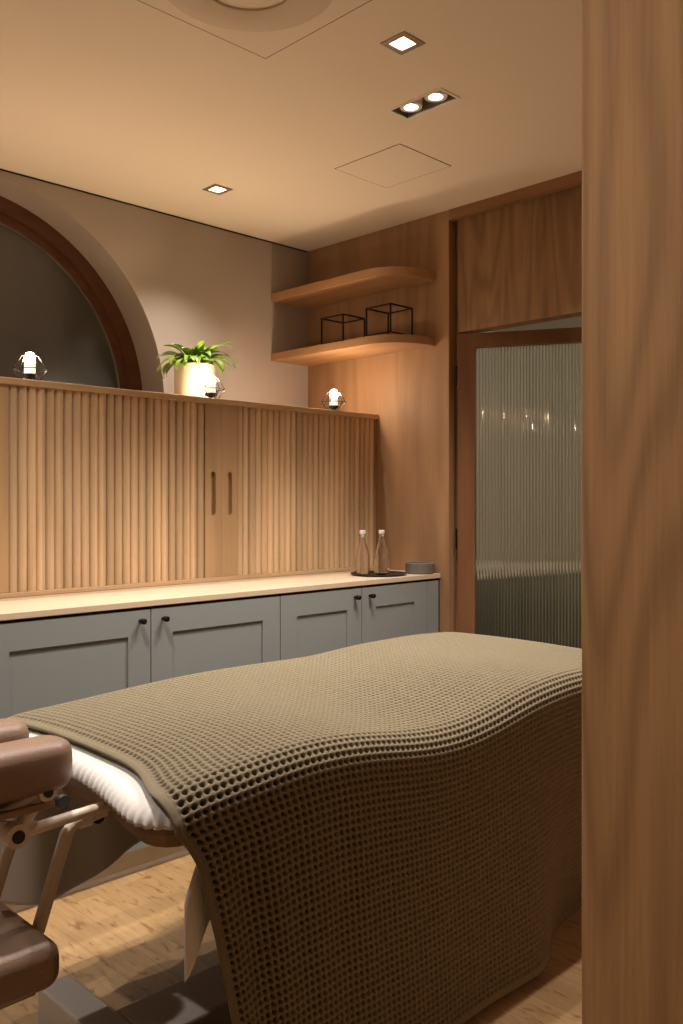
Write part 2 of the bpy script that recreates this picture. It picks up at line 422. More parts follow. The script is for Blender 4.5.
# ------------------------------------------------------------------ glass door, hinged at the oak wall and standing ajar
HX, HY = .030, -.951
door = bpy.data.objects.new('door_1', None); COL.objects.link(door); door.location = (HX, HY, 0); door['kind'] = 'structure'
DW, DH, DT = .86, 1.948, .040
ang = math.atan2(-.448, .236)       # direction of the open leaf in plan
Rz = Matrix.Rotation(ang, 4, 'Z')
def dobj(name, bm, mat, parent=door, **k):
    bmesh.ops.transform(bm, matrix=Matrix.Translation((HX, HY, 0)) @ Rz, verts=bm.verts)
    return obj(name, bm, mat, parent, **k)
st = .076
dobj('hinge_stile', B(0, st, -DT/2, DT/2, .008, DH, bev=.002), 'doorwood')
dobj('lock_stile', B(DW-st, DW, -DT/2, DT/2, .008, DH, bev=.002), 'doorwood')
dobj('top_rail', B(st, DW-st, -DT/2, DT/2, DH-.062, DH, bev=.002), 'doorwood')
dobj('bottom_rail', B(st, DW-st, -DT/2, DT/2, .008, .17, bev=.002), 'doorwood')
bm = bmesh.new(); pitch = .0135; n = int((DW-2*st)/pitch*8)
fr = []; x0 = st-.004; x1 = DW-st+.004
for i in range(n+1):
    x = x0+(x1-x0)*i/n; y = -.0022-.0026*abs(math.cos(PI*(x-x0)/pitch))
    fr.append((x, y))
pts = fr+[(x1, .0035), (x0, .0035)]
lo = [bm.verts.new((x, y, .166)) for x, y in pts]; hi = [bm.verts.new((x, y, DH-.058)) for x, y in pts]
q = len(pts)
for i in range(q): bm.faces.new((lo[i], lo[(i+1) % q], hi[(i+1) % q], hi[i]))
bm.faces.new(lo[::-1]); bm.faces.new(hi)
dobj('reeded_glass', bm, 'reeded')
for z in (.25, 1.0, 1.72):
    bm = bmesh.new(); cyl(bm, (HX-.010, HY+.003, z), .0045, .09, 12); obj('hinge', bm, 'black', door, smooth=True)
h = dobj('door_handle', T([(DW-.045, -.02, 1.0), (DW-.045, -.065, 1.0), (DW-.16, -.065, 1.0)], .009), 'black')

# ------------------------------------------------------------------ base cabinets and worktop
YB = -.873; ZB = .868
xs = [(-2.62, -2.062), (-2.058, -1.502), (-1.498, -.944), (-.940, -.507), (-.503, -.092)]
def base_cabinet(x0, x1, doors, label, filler=None):
    r = empty('base_cabinet', label, 'cabinet', ((x0+x1)/2, YB/2, 0), 'grey base cabinets under the worktop')
    obj('carcass', B(x0+.001, x1-.001, YB+.024, -.012, .075, ZB-.006), 'greypaint', r)
    obj('shadow_gap', B(x0+.001, x1-.001, YB+.010, YB+.024, ZB-.016, ZB-.001), 'dark', r)
    obj('plinth', B(x0+.001, x1-.001, YB+.033, -.05, 0, .075), 'greybase', r)
    for (a, b, ks) in doors:
        top = ZB-.010; bot = .085; fw = .082
        d = obj('door', plate(rect(a, b, bot, top), [rect(a+fw, b-fw, bot+fw, top-fw)], YB+.001, YB+.023, 'xz'), 'greypaint', r)
        obj('panel', B(a+fw-.002, b-fw+.002, YB+.0075, YB+.022, bot+fw-.002, top-fw+.002), 'greypaint', d)
        kx = b-.040 if ks > 0 else a+.043
        bm = L([(0, 0), (.005, 0), (.005, .010), (.0085, .012), (.0095, .016), (.0095, .029), (.008, .031), (0, .031)], (0, 0, 0), 20)
        bmesh.ops.transform(bm, matrix=Matrix.Translation((kx, YB+.001, .824)) @ Matrix.Rotation(PI/2, 4, 'X'), verts=bm.verts)
        obj('knob', bm, 'black', d, smooth=True, label='round black knob')
    if filler:
        obj('filler_strip', B(filler[0], filler[1], YB+.001, YB+.023, .085, ZB-.010), 'greypaint', r)
        obj('end_gap', B(filler[1], -.0005, YB+.004, YB+.02, .085, ZB-.004), 'dark', r)
    return r
base_cabinet(-2.62, -2.060, [(-2.62, -2.062, -1)], 'grey base cabinet out of the view to the left')
base_cabinet(-2.060, -.942, [(-2.058, -1.502, 1), (-1.498, -.944, -1)], 'wide grey two-door base cabinet at the left, behind the head of the bed')
base_cabinet(-.942, -.004, [(-.940, -.507, 1), (-.503, -.092, -1)], 'narrower grey two-door base cabinet at the oak wall', (-.090, -.012))
ct = obj('worktop', B(-2.62, -.002, YB-.004, -.003, ZB, .889, bev=.002), 'counter')
tag(ct, 'pale oak worktop running over the grey base cabinets', 'worktop')

# ------------------------------------------------------------------ tambour cabinet on the worktop
YT = -.484; ZT = 1.624
tc = empty('tambour_cabinet', 'long oak tambour-door cabinet standing on the pale worktop', 'cabinet', (-1.35, -.25, .889))
obj('top_board', B(-2.60, -.003, YT-.014, -.006, ZT-.022, ZT, bev=.002), 'slatrail', tc)
obj('bottom_rail', B(-2.60, -.006, YT-.010, -.006, .8895, .905, bev=.002), 'slatrail', tc)
obj('carcass', B(-2.60, -.010, YT+.052, -.008, .905, ZT-.022), 'slatflat', tc)
obj('end_panel', B(-.012, -.003, YT+.002, -.008, .905, ZT-.022), 'slatflat', tc)
obj('frame_stile', B(-1.90, -1.8035, YT-.001, YT+.05, .905, ZT-.022, bev=.002), 'slatflat', tc)
obj('frame_stile', B(-2.60, -2.58, YT-.001, YT+.05, .905, ZT-.022, bev=.002), 'slatflat', tc)
def tambour(x0, x1, n, cx0, cx1, handle):
    """slatted door: half-round reeds on a canvas back, plus a flat meeting stile with a stadium finger slot"""
    z0, z1 = .9055, ZT-.0225; bm = bmesh.new(); wd = (x1-x0)/n
    for i in range(n):
        a = x0+i*wd; prof = []; m = 9
        for k in range(m+1):
            t = k/m; u = 2*t-1
            prof.append((a+wd*(.035+.93*t), YT+.010-.011*(1-abs(u)**2.6)**.6))
        prof = [(a+wd*.035, YT+.014)]+prof+[(a+wd*.965, YT+.014)]
        lo = [bm.verts.new((x, y, z0)) for x, y in prof]; hi = [bm.verts.new((x, y, z1)) for x, y in prof]; q = len(prof)
        for k in range(q): bm.faces.new((lo[k], lo[(k+1) % q], hi[(k+1) % q], hi[k]))
        bm.faces.new(lo[::-1]); bm.faces.new(hi)
    box(bm, x0, x1, YT+.0141, YT+.018, z0, z1)
    d = obj('tambour_door', bm, 'slat', tc, smooth=True)
    if cx1:
        hx = handle
        s = obj('meeting_stile', plate(rect(cx0, cx1, z0, z1), [stadium(hx, 1.243, .023, .178)], YT-.001, YT+.018, 'xz'), 'slatflat', d)
        obj('finger_slot', B(cx0+.004, cx1-.004, YT+.0185, YT+.030, 1.13, 1.36), 'slatflat', s)
    return d
tambour(-1.8013, -1.0020, 24, -1.0015, -.9235, -.9615)
tambour(-.8405, -.0115, 25, -.9225, -.8410, -.8785)
tambour(-2.578, -1.903, 20, None, None, 0)

# ------------------------------------------------------------------ little wire lamps on the cabinet
def wire_lamp(loc, label):
    x, y, z = loc
    r = empty('wire_lamp', label, 'lamp', loc, 'geometric wire table lamps on the cabinet')
    bm = bmesh.new(); N = 6; R = .057; tr = .0017
    ring = [(x+R*math.cos(PI/6+k*PI/3), y+R*math.sin(PI/6+k*PI/3), z+.040) for k in range(N)]
    foot = [(x+.030*math.cos(PI/6+k*PI/3), y+.030*math.sin(PI/6+k*PI/3), z+.0015) for k in range(N)]
    top = [(x+.026*math.cos(PI/6+k*PI/3), y+.026*math.sin(PI/6+k*PI/3), z+.088) for k in range(N)]
    for lp in (ring, foot, top):
        for k in range(N): tube(bm, [lp[k], lp[(k+1) % N]], tr, 6)
    for k in range(N):
        tube(bm, [foot[k], ring[k]], tr, 6); tube(bm, [ring[k], top[k]], tr, 6)
    for k in (0, 3): tube(bm, [foot[k], (x, y, z+.003)], tr, 6)
    obj('wire_cage', bm, 'black', r)
    obj('base', L([(0, .001), (.010, .001), (.012, .010), (.023, .013), (.024, .024), (0, .024)], (x, y, z), 24), 'blackmatte', r, smooth=True)
    obj('sleeve', L([(0, .024), (.019, .024), (.0185, .062), (0, .062)], (x, y, z), 24), 'candle', r, smooth=True, label='pale frosted sleeve')
    obj('bulb', L([(0, .062), (.0165, .063), (.0185, .072), (.0185, .082), (.015, .092), (.008, .098), (0, .100)], (x, y, z), 20), 'bulb', r, smooth=True, label='glowing rounded bulb')
    return r
wire_lamp((-1.716, -.455, ZT), 'lit wire lamp at the left end of the cabinet, before the arched window')
wire_lamp((-.952, -.455, ZT), 'lit wire lamp on the cabinet in front of the potted plant')
wire_lamp((-.270, -.468, ZT), 'lit wire lamp on the cabinet next to the oak wall, under the shelves')

# ------------------------------------------------------------------ potted plant
PX, PY = -.898, -.27
pot = empty('potted_plant', 'leafy green plant in a cream round pot on the tambour cabinet', 'plant', (PX, PY, ZT))
obj('pot', L([(0, 0), (.082, 0), (.086, .004), (.088, .158), (.086, .161), (.081, .161), (.080, .148), (0, .148)], (PX, PY, ZT), 48), 'potglaze', pot, smooth=True)
obj('soil', L([(0, .1485), (.0795, .1485), (.0795, .1515), (0, .153)], (PX, PY, ZT), 24), 'soil', pot)
def leaf_bm(base, az, length, width, rise, droop, fold=.25):
    bm = bmesh.new(); n = 14; rows = []
    d = Vector((math.cos(az), math.sin(az), 0)); s = Vector((-math.sin(az), math.cos(az), 0)); p = Vector(base); a = rise
    for i in range(n+1):
        t = i/n; wv = width*(math.sin(PI*min(1, (t*.93+.05)))**.8)*(1-.35*t) if t > .16 else width*.13
        if i == n: wv = .0006
        up = Vector((0, 0, 1))*math.cos(a)-d*math.sin(a)
        row = []
        for j in (-1, -.5, 0, .5, 1):
            row.append(bm.verts.new(p+s*(wv*j*.5)+up*(fold*abs(j)*wv*.5)+up*(.003*math.sin(9*t+j*2)*abs(j))))
        rows.append(row); a -= droop/n*(.5+1.2*t); p = p+(d*math.cos(a)+Vector((0, 0, 1))*math.sin(a))*(length/n)
    for r0, r1 in zip(rows, rows[1:]):
        for j in range(4): bm.faces.new((r0[j], r0[j+1], r1[j+1], r1[j]))
    return bm
rnd = random.Random(5)
VR = math.radians(-44.8)      # azimuth pointing right as seen from the door
specs = [(VR+.05, .185, .046, 1.0, .75), (VR+.45, .12, .040, 1.15, 1.0), (VR+PI-.05, .165, .030, .85, 1.3), (VR+PI+.3, .16, .034, .95, 1.5),
         (VR-.15, .165, .034, .85, 2.1), (VR-.55, .175, .036, .62, 2.0), (VR-.9, .14, .040, .95, 2.1), (VR-1.3, .14, .042, .9, 2.3),
         (VR-1.75, .13, .042, 1.0, 2.2), (VR-2.2, .15, .038, .85, 2.0), (VR-2.6, .17, .034, .7, 1.9), (VR+PI+.1, .17, .030, .55, 2.1),
         (VR-1.5, .10, .044, 1.35, 1.3), (VR-.6, .11, .042, 1.3, 1.2)]
for k in range(20):
    specs.append((k*2.399+.4, rnd.uniform(.13, .19), rnd.uniform(.042, .058), rnd.uniform(.6, 1.2), rnd.uniform(1.4, 2.3)))
for k in range(9):
    specs.append((k*2.399+1.1, rnd.uniform(.11, .15), rnd.uniform(.044, .056), rnd.uniform(1.15, 1.4), rnd.uniform(.8, 1.4)))
for az, ln, wd, ri, dr in specs:
    bx = PX+.018*math.cos(az); by = PY+.018*math.sin(az)
    ln2 = ln
    lf = leaf_bm((bx, by, ZT+.158), az, ln2, wd, ri, dr)
    mx = max(v.co.y for v in lf.verts)
    o = obj('leaf', lf, 'leaf', pot, smooth=True)

# ------------------------------------------------------------------ floating shelves, wire cubes
def shelf(z0, z1, label):
    D, Ln, rc = .25, .842, .20; pts = [(-.001, -.002), (-D, -.002)]
    for k in range(17):
        a = PI/2*k/16; pts.append((-D+rc*(1-math.cos(a))*1.0, -(Ln-rc)-rc*math.sin(a)))
    pts += [(-.001, -Ln)]
    pts = [(x, y) for x, y in pts]
    o = obj('floating_shelf', plate(pts, [], z0, z1, 'xy'), 'shelf', origin=(0, -.4, z0)); tag(o, label, 'shelf', 'round-ended floating shelves on the oak wall'); return o
shelf(1.908, 1.944, 'lower floating oak shelf with a rounded end, carrying two wire cubes')
shelf(2.203, 2.242, 'upper empty floating oak shelf with a rounded end')
def wire_cube(x0, y0, s, z0, h, label, rz=0):
    cx, cy = x0+s/2, y0+s/2
    t = .0028
    bm = bmesh.new(); c = [(x0, y0), (x0+s, y0), (x0+s, y0+s), (x0, y0+s)]
    for x, y in c: box(bm, x-t, x+t, y-t, y+t, z0, z0+h)
    for z in (z0+t, z0+h-t):
        for (a, b), (a2, b2) in zip(c, c[1:]+c[:1]):
            box(bm, min(a, a2)-t, max(a, a2)+t, min(b, b2)-t, max(b, b2)+t, z-t, z+t)
    o = obj('wire_cube', bm, 'black', origin=(cx, cy, z0)); tag(o, label, 'wire cube', 'black wire cubes on the lower shelf'); return o
wire_cube(-.238, -.496, .142, 1.9445, .126, 'black wire cube on the lower shelf, nearer the corner')
wire_cube(-.240, -.790, .144, 1.9445, .128, 'black wire cube on the lower shelf, nearer the rounded end')

# ------------------------------------------------------------------ tray, bottles, glass and bowl on the worktop
ZW = .889
tr = obj('round_tray', L([(0, 0), (.112, 0), (.122, .006), (.123, .010), (.120, .010), (.111, .004), (0, .004)], (-.262, -.740, ZW), 48), 'blackmatte', smooth=True, origin=(-.262, -.740, ZW))
tag(tr, 'flat round black tray on the worktop beside the tambour cabinet', 'tray')
def bottle(x, y, label):
    r = empty('glass_bottle', label, 'bottle', (x, y, ZW+.0045), 'clear glass bottles on the black tray')
    o = [(0, 0), (.028, 0), (.031, .004), (.031, .075), (.028, .095), (.019, .125), (.0125, .145), (.0115, .166), (.0135, .168), (.0135, .174)]
    i = [(.0105, .174), (.0095, .145), (.016, .124), (.0255, .094), (.0285, .075), (.0285, .006), (0, .004)]
    obj('glass_body', L(o+i, (x, y, ZW+.0045), 32), 'glass', r, smooth=True)
    obj('stopper', L([(0, .160), (.009, .160), (.010, .1745), (.0135, .1745), (.0135, .188), (.011, .190), (0, .190)], (x, y, ZW+.0045), 24), 'cap', r, smooth=True, label='white stopper')
    return r
bottle(-.300, -.680, 'clear glass bottle standing in front of the tambour cabinet, left on the tray')
bottle(-.205, -.705, 'clear glass bottle at the right side of the tray, behind the tumbler')
gx, gy = -.292, -.785
gl = obj('stemless_glass', L([(0, .0), (.018, 0), (.030, .008), (.036, .024), (.036, .036), (.030, .062), (.025, .085), (.0238, .085), (.0288, .062), (.0347, .036), (.0347, .024), (.0288, .010), (.017, .004), (0, .003)], (gx, gy, ZW+.0045), 36), 'glass', smooth=True, origin=(gx, gy, ZW+.0045))
tag(gl, 'round stemless drinking glass at the front of the black tray', 'glass')
bx, by = -.070, -.812
bw = obj('stone_bowl', L([(0, 0), (.058, 0), (.064, .004), (.066, .046), (.062, .049), (.057, .047), (.054, .014), (0, .012)], (bx, by, ZW), 48), 'stone', smooth=True, origin=(bx, by, ZW))
tag(bw, 'low round grey bowl at the end of the worktop by the oak wall', 'bowl')

# ------------------------------------------------------------------ massage bed
bed = empty('massage_bed', 'massage bed with cream frame and brown leather headrest under the blanket', 'massage bed', (-1.37, -1.725, 0))
# profile of the padded top under the blanket
XK = [-2.35, -2.19, -2.05, -1.89, -1.7, -1.45, -1.26, -1.04, -.79, -.55, -.4]
ZFAR = [.702, .708, .716, .727, .734, .731, .728, .744, .742, .728, .70]
XN = [-2.35, -2.19, -2.05, -1.9, -1.75, -1.6, -1.45, -1.3, -1.15, -.95, -.5, -.4]
ZNEAR = [.698, .704, .716, .726, .715, .690, .680, .694, .718, .730, .722, .70]
def smooth_interp(x, xs_, zs_):
    acc = 0
    for k, wt in ((-.08, .15), (-.04, .2), (0, .3), (.04, .2), (.08, .15)): acc = acc+wt*np.interp(x+k, xs_, zs_)
    return acc
YFA, YNE = -1.325, -2.105
def H(x, y):
    zf = smooth_interp(x, XK, ZFAR); zn = smooth_interp(x, XN, ZNEAR)
    t = np.clip((YFA-y)/(YFA-YNE), 0, 1)
    return zf*(1-t)+zn*t+.006*np.sin(PI*t)+.003*np.sin(x*7+y*5)
def bed_outline(n=220):
    """closed plan outline: straight sides, rounded corners, gently hollow head end"""
    xh, xf, yf, yn, rc = -2.268, -.475, -1.345, -2.095, .085; P = []
    def arcp(cx, cy, a0, a1, m=12):
        for k in range(m+1): a = a0+(a1-a0)*k/m; P.append((cx+rc*math.cos(a), cy+rc*math.sin(a)))
    arcp(xf-rc, yf-rc, PI/2, 0); arcp(xf-rc, yn+rc, 0, -PI/2); 
    for k in range(1, 40): P.append((xf-rc+(xh+2*rc-xf)*k/40, yn))
    arcp(xh+rc, yn+rc, -PI/2, -PI)
    for k in range(1, 30):
        t = k/30; P.append((xh+.040*math.sin(PI*t)**1.5, yn+rc+(yf-yn-2*rc)*t))
    arcp(xh+rc, yf-rc, PI, PI/2)
    for k in range(1, 40): P.append((xh+rc+(xf-xh-2*rc)*k/40, yf))
    # resample evenly
    P = np.array(P+[P[0]]); s = np.r_[0, np.cumsum(np.hypot(*np.diff(P, axis=0).T))]
    u = np.linspace(0, s[-1], n, endpoint=False); return np.c_[np.interp(u, s, P[:, 0]), np.interp(u, s, P[:, 1])]
def padded_slab(off, depth, zb, ripple=0, n=900, rr=.055):
    O = bed_outline(n); c = np.array([-1.37, -1.72])
    tang = np.roll(O, -1, 0)-np.roll(O, 1, 0); tang /= np.linalg.norm(tang, axis=1)[:, None]
    nrm = np.c_[-tang[:, 1], tang[:, 0]]
    if (nrm*(O-c)).sum() < 0: nrm = -nrm
    rings = []
    for f in (.0, .12, .25, .4, .55, .7, .85, .95): 
        Q = c+(O-nrm*rr-c)*f; rings.append(np.c_[Q, H(Q[:, 0], Q[:, 1])-off])
    rs = np.random.RandomState(3); ph = np.cumsum(rs.uniform(.55, 1.25, n)); amp = .4+.6*np.abs(np.sin(np.arange(n)*.031))
    wob = np.sin(ph)*amp
    for k in range(0, 9):
        a = PI/2*k/8; Q = O-nrm*rr*(1-math.sin(a)); z0 = H(O[:, 0], O[:, 1])-off
        z = z0-rr*(1-math.cos(a))*.9
        Q = Q+nrm*(ripple*(k/8)**2*wob)[:, None]; rings.append(np.c_[Q, z])
    zl = rings[-1][:, 2]
    for k in range(1, 5):
        t = k/4; Q = O+nrm*(ripple*(1-.3*t)*wob - .006*t*t)[:, None]; rings.append(np.c_[Q, zl*(1-t)+zb*t])
    Q = O-nrm*.03; rings.append(np.c_[Q, np.full(n, zb)]); rings.append(np.c_[c+(O-c)*.0, np.full(n, zb)])
    V = np.concatenate(rings); F = []
    for r in range(len(rings)-1):
        a = r*n; b = a+n
        for k in range(n): F.append((a+k, a+(k+1) % n, b+(k+1) % n, b+k))
    return V, F
def mesh_obj(name, V, F, mat, parent=None, origin=(0, 0, 0), smooth=True, weld=True):
    base = Vector(parent.location) if parent is not None else Vector(origin)
    me = bpy.data.meshes.new(name); me.from_pydata((np.asarray(V)-np.array(base)).tolist(), [], F if isinstance(F, list) else F.tolist()); me.update()
    if weld:
        bm = bmesh.new(); bm.from_mesh(me); bmesh.ops.remove_doubles(bm, verts=bm.verts, dist=1e-5); bmesh.ops.recalc_face_normals(bm, faces=bm.faces); bm.to_mesh(me); bm.free()
    if smooth: me.polygons.foreach_set('use_smooth', [True]*len(me.polygons))
    me.materials.append(M[mat]); o = bpy.data.objects.new(name, me); COL.objects.link(o)
    if parent is not None: o.parent = parent
    else: o.location = base
    return o
V, F = padded_slab(.0185, .06, .655, .0036, n=1500, rr=.038)
fs = mesh_obj('fitted_sheet', V, F, 'sheet', origin=(-1.37, -1.72, .655))
tag(fs, 'white towelling cover fitted over the bed top, gathered at the head end', 'fitted cover')
# wooden rim below the pad, lifting column, beam and feet
def slab_outline(ins, z0, z1):
    O = bed_outline(160); c = O.mean(0); tang = np.roll(O, -1, 0)-np.roll(O, 1, 0); tang /= np.linalg.norm(tang, axis=1)[:, None]
    nrm = np.c_[-tang[:, 1], tang[:, 0]]
    if (nrm*(O-c)).sum() < 0: nrm = -nrm
    return plate([tuple(p) for p in O-nrm*ins], [], z0, z1, 'xy')
obj('padded_base', slab_outline(.016, .632, .6545), 'leather', bed)
obj('deck', slab_outline(.03, .606, .632), 'underwood', bed)
for y0, y1 in ((-1.52, -1.49), (-1.95, -1.92)):
    obj('side_rail', B(-2.03, -.70, y0, y1, .54, .606, bev=.004), 'underwood', bed)
obj('cross_rail', B(-2.07, -2.03, -1.95, -1.49, .545, .606, bev=.004), 'underwood', bed)
obj('cross_rail', B(-.70, -.66, -1.95, -1.49, .545, .606, bev=.004), 'underwood', bed)
obj('lifting_column', B(-1.52, -1.22, -1.80, -1.65, .105, .54, bev=.01), 'greybase', bed)
obj('base_beam', B(-2.088, -.60, -1.80, -1.65, .012, .105, bev=.006), 'greybase', bed)
for a, b in ((-2.165, -2.088), (-.60, -.52)):
    f = obj('cross_foot', B(a, b, -2.02, -1.44, .012, .105, bev=.006), 'greybase', bed)
    for y in (-1.98, -1.48):
        bm = bmesh.new(); cyl(bm, ((a+b)/2, y, 0), .022, .012, 16); obj('rubber_pad', bm, 'blackmatte', f)
# face cradle: horseshoe cushion on a jointed cream frame
CY = -1.72
def cushion_path():
    P = []
    for k in range(7): P.append((-2.328-.0225*k, CY-.092, 0))
    for k in range(1, 20):
        a = -PI/2-PI*k/20; P.append((-2.47+.115*math.cos(a), CY+.092*math.sin(a), 0))
    for k in range(7): P.append((-2.463+.0225*k, CY+.086, 0))
    return P
def pad_sweep(path, wv, hh, zc, n=20):
    """cushion with a super-elliptic section swept along a flat path, ends rounded off"""
    bm = bmesh.new(); rings = []; P = [Vector(p) for p in path]; ext = []
    t0 = (P[0]-P[1]).normalized(); t1 = (P[-1]-P[-2]).normalized(); m = 7
    for k in range(m): a = PI/2*(1-k/m); ext.append((P[0]+t0*wv*.9*math.sin(a), math.cos(a), t0*-1))
    for i, p in enumerate(P):
        t = (P[min(i+1, len(P)-1)]-P[max(i-1, 0)]).normalized(); ext.append((p, 1, t))
    for k in range(1, m+1): a = PI/2*k/m; ext.append((P[-1]+t1*wv*.9*math.sin(a), math.cos(a), t1))
    for p, sc, t in ext:
        s = Vector((-t.y, t.x, 0)); row = []; sc = max(sc, .02)
        for k in range(n):
            a = 2*PI*k/n; ca, sa = math.cos(a), math.sin(a); e = .62
            x = wv*math.copysign(abs(ca)**e, ca)*sc; z = hh*math.copysign(abs(sa)**e, sa)*(sc**.45)
            row.append(bm.verts.new((p.x+s.x*x, p.y+s.y*x, zc+z)))
        rings.append(row)
    for a, b in zip(rings, rings[1:]):
        for k in range(n): bm.faces.new((a[k], a[(k+1) % n], b[(k+1) % n], b[k]))
    bm.faces.new(rings[0][::-1]); bm.faces.new(rings[-1]); return bm
bm = pad_sweep(cushion_path(), .052, .048, .726)
cu = obj('face_cushion', bm, 'leather', bed, smooth=True, label='horseshoe brown leather face cushion')
def tb(name, pts, r, mat='cream', parent=bed, n=14): return obj(name, T(pts, r, n=n), mat, parent, smooth=True)
obj('cushion_board', B(-2.54, -2.33, CY-.135, CY+.135, .655, .668, bev=.003), 'underwood', bed)
for s, nm in ((-1, 'near'), (1, 'far')):
    yy = CY+s*.115
    j1 = (-2.398, yy, .618); j2 = (-2.342, yy, .684)
    fr = tb('cradle_bracket', [(-2.56, yy, .610), (-2.45, yy, .652), (-2.345, yy, .684)], .009)
    bm = bmesh.new(); tube(bm, [j1, j2], .0125, 14)
    for j in (j1, j2):
        cyl(bm, (j[0], yy-.016, j[2]), .0215 if j is j1 else .017, .032, 24, 1)
    obj('cradle_link', bm, 'cream', bed, smooth=True)
    for j, rr in ((j1, .0115), (j2, .009)):
        bm = bmesh.new(); cyl(bm, (j[0], yy-.019 if s < 0 else yy+.012, j[2]), rr, .008, 20, 1)
        obj('pivot_cap', bm, 'blackmatte', bed, smooth=True)
    tb('support_rod', [j1, (-2.30, yy, .622), (-2.12, yy, .628)], .0105)
    tb('arm_hanger', [(-2.10, yy-s*.02, .617), (-2.20, yy-s*.02, .612), (-2.272, yy-s*.02, .602), (-2.288, yy-s*.02, .585), (-2.345, yy-s*.02, .42)], .0125)
    bm = bmesh.new(); cyl(bm, (-2.262, yy-s*.02, .6035), .0148, .022, 16, 0)
    obj('clamp_sleeve', bm, 'whitemetal', bed, smooth=True, label='bright metal clamp sleeve')
tb('cross_bar', [(-2.398, CY-.10, .618), (-2.398, CY+.10, .618)], .008)
tb('release_lever', [(-2.40, CY-.098, .632), (-2.47, CY-.10, .655)], .007, 'whitemetal')
for x, z in ((-2.275, .632), (-2.20, .585)):
    bm = L([(0, 0), (.008, 0), (.008, .012), (.013, .014), (.015, .022), (.013, .030), (0, .031)], (0, 0, 0), 20)
    bmesh.ops.transform(bm, matrix=Matrix.Translation((x, CY-.03, z)) @ Matrix.Rotation(PI/2, 4, 'X'), verts=bm.verts)
    obj('clamp_knob', bm, 'blackmatte', bed, smooth=True)
# arm pad: soft slab with a piped seam
AX0, AX1, AY0, AY1, AZ0, AZ1 = -2.64, -2.352, -1.935, -1.52, .366, .450
ap = obj('arm_pad', B(AX0, AX1, AY0, AY1, AZ0, AZ1, bev=.030, seg=6), 'leather', bed, smooth=True, label='brown leather arm pad')
def rrect(x0, x1, y0, y1, z, r, m=8):
    P = []
    for cx, cy, a0 in ((x1-r, y1-r, 0), (x0+r, y1-r, PI/2), (x0+r, y0+r, PI), (x1-r, y0+r, 3*PI/2)):
        for k in range(m+1): a = a0+PI/2*k/m; P.append((cx+r*math.cos(a), cy+r*math.sin(a), z))
    return P
bm = bmesh.new(); tube(bm, rrect(AX0+.012, AX1-.012, AY0+.012, AY1-.012, AZ1-.0095, .03), .0028, 8, closed=True)
obj('seam_piping', bm, 'leather', ap, smooth=True)
obj('arm_pad_board', B(AX0+.04, AX1-.035, AY0+.04, AY1-.04, AZ0-.014, AZ0+.001), 'underwood', ap)

# ------------------------------------------------------------------ cloths draped over the bed
def drape_section(X, far_len, near_len, off, flare=None):
    """position on the cloth across the bed: b measured from the far top edge; returns y, z"""
    pass
def cloth(sgrid, tgrid, top_off, far_edge, near_edge, foot_x, xshift, hang_far, hang_near, side_out, wave):
    """sgrid: distance along the bed from the head edge; tgrid: distance across from the far top edge"""
    S_, T_ = np.meshgrid(sgrid, tgrid, indexing='ij')
    wtop = far_edge-near_edge
    rc = .06
    def fold(t, r):      # arc length past the start of the rounding -> horizontal advance, drop, hanging length
        ph = np.clip(t/r, 0, PI/2); hang = np.clip(t-r*PI/2, 0, None)
        return np.where(t < 0, t, r*np.sin(ph)), r*(1-np.cos(ph))+hang, hang
    an, dpn, dn = fold(T_-(wtop-rc), rc)
    af, dpf, df = fold(-T_+rc, rc)
    ax, dpx, over = fold(S_-(foot_x-rc), rc)
    Xf = foot_x-rc+ax; X = S_
    y = np.where(T_ > wtop*.5, near_edge+rc-an, far_edge-rc+af)
    dd = np.maximum(dpn, dpf)
    drop = (dd**3+dpx**3)**(1/3)
    z = H(np.minimum(Xf, foot_x), y)+top_off-drop*.985
    y = y-side_out(Xf, dn)*np.clip(dn/.05, 0, 1)
    y = y+wave(X, df)*np.clip(df/.2, 0, 1)
    xs_ = xshift(y, dn, df)*np.exp(-np.clip(S_-sgrid[0], 0, None)/.30)
    Xf = Xf+xs_+.012*np.sin(y*14)*np.clip(over/.2, 0, 1)
    return Xf, y, z
pitch = .0158; sub = 6
nS = int(round(2.11/pitch)); nTf = int(round(.43/pitch)); wtop = (-1.318)-(-2.112); nT = int(round((wtop+.43+.70)/pitch))
sg = -2.19+np.arange(nS*sub+1)/sub*pitch
tg = -.43+np.arange(nT*sub+1)/sub*pitch
def side_out(x, d):
    o = smooth_interp(x, [-2.2, -1.8, -1.6, -1.4, -1.25, -1.13, -1.06, -.98, -.78, -.45], [.012, .012, .018, .024, .034, .034, -.030, -.070, -.100, -.115])*(d/.7)**1.3
    o = o+(.006*np.sin(x*52+.6)+.004*np.sin(x*31))*np.exp(-np.clip(x+2.19, 0, None)/.22)*np.clip(d/.15, 0, 1)
    o = o+.004*np.sin(x*11+1)*(d/.7)
    return o
def xshift(y, dn, df):
    top = -.060*np.exp(-((y+2.07)/.12)**2)-.030*np.exp(-((y+1.30)/.14)**2)
    side = np.interp(dn, [0, .03, .07, .24, .4, .7], [-.054, -.030, -.010, .030, .062, .115])
    return np.where(dn > 0, side, top)
def wave(x, d): return .026+.016*np.sin(x*17)+.009*np.sin(x*29+1)
Xb, Yb, Zb = cloth(sg, tg, .0075, -1.318, -2.112, -.452, xshift, .43, .70, side_out, wave)
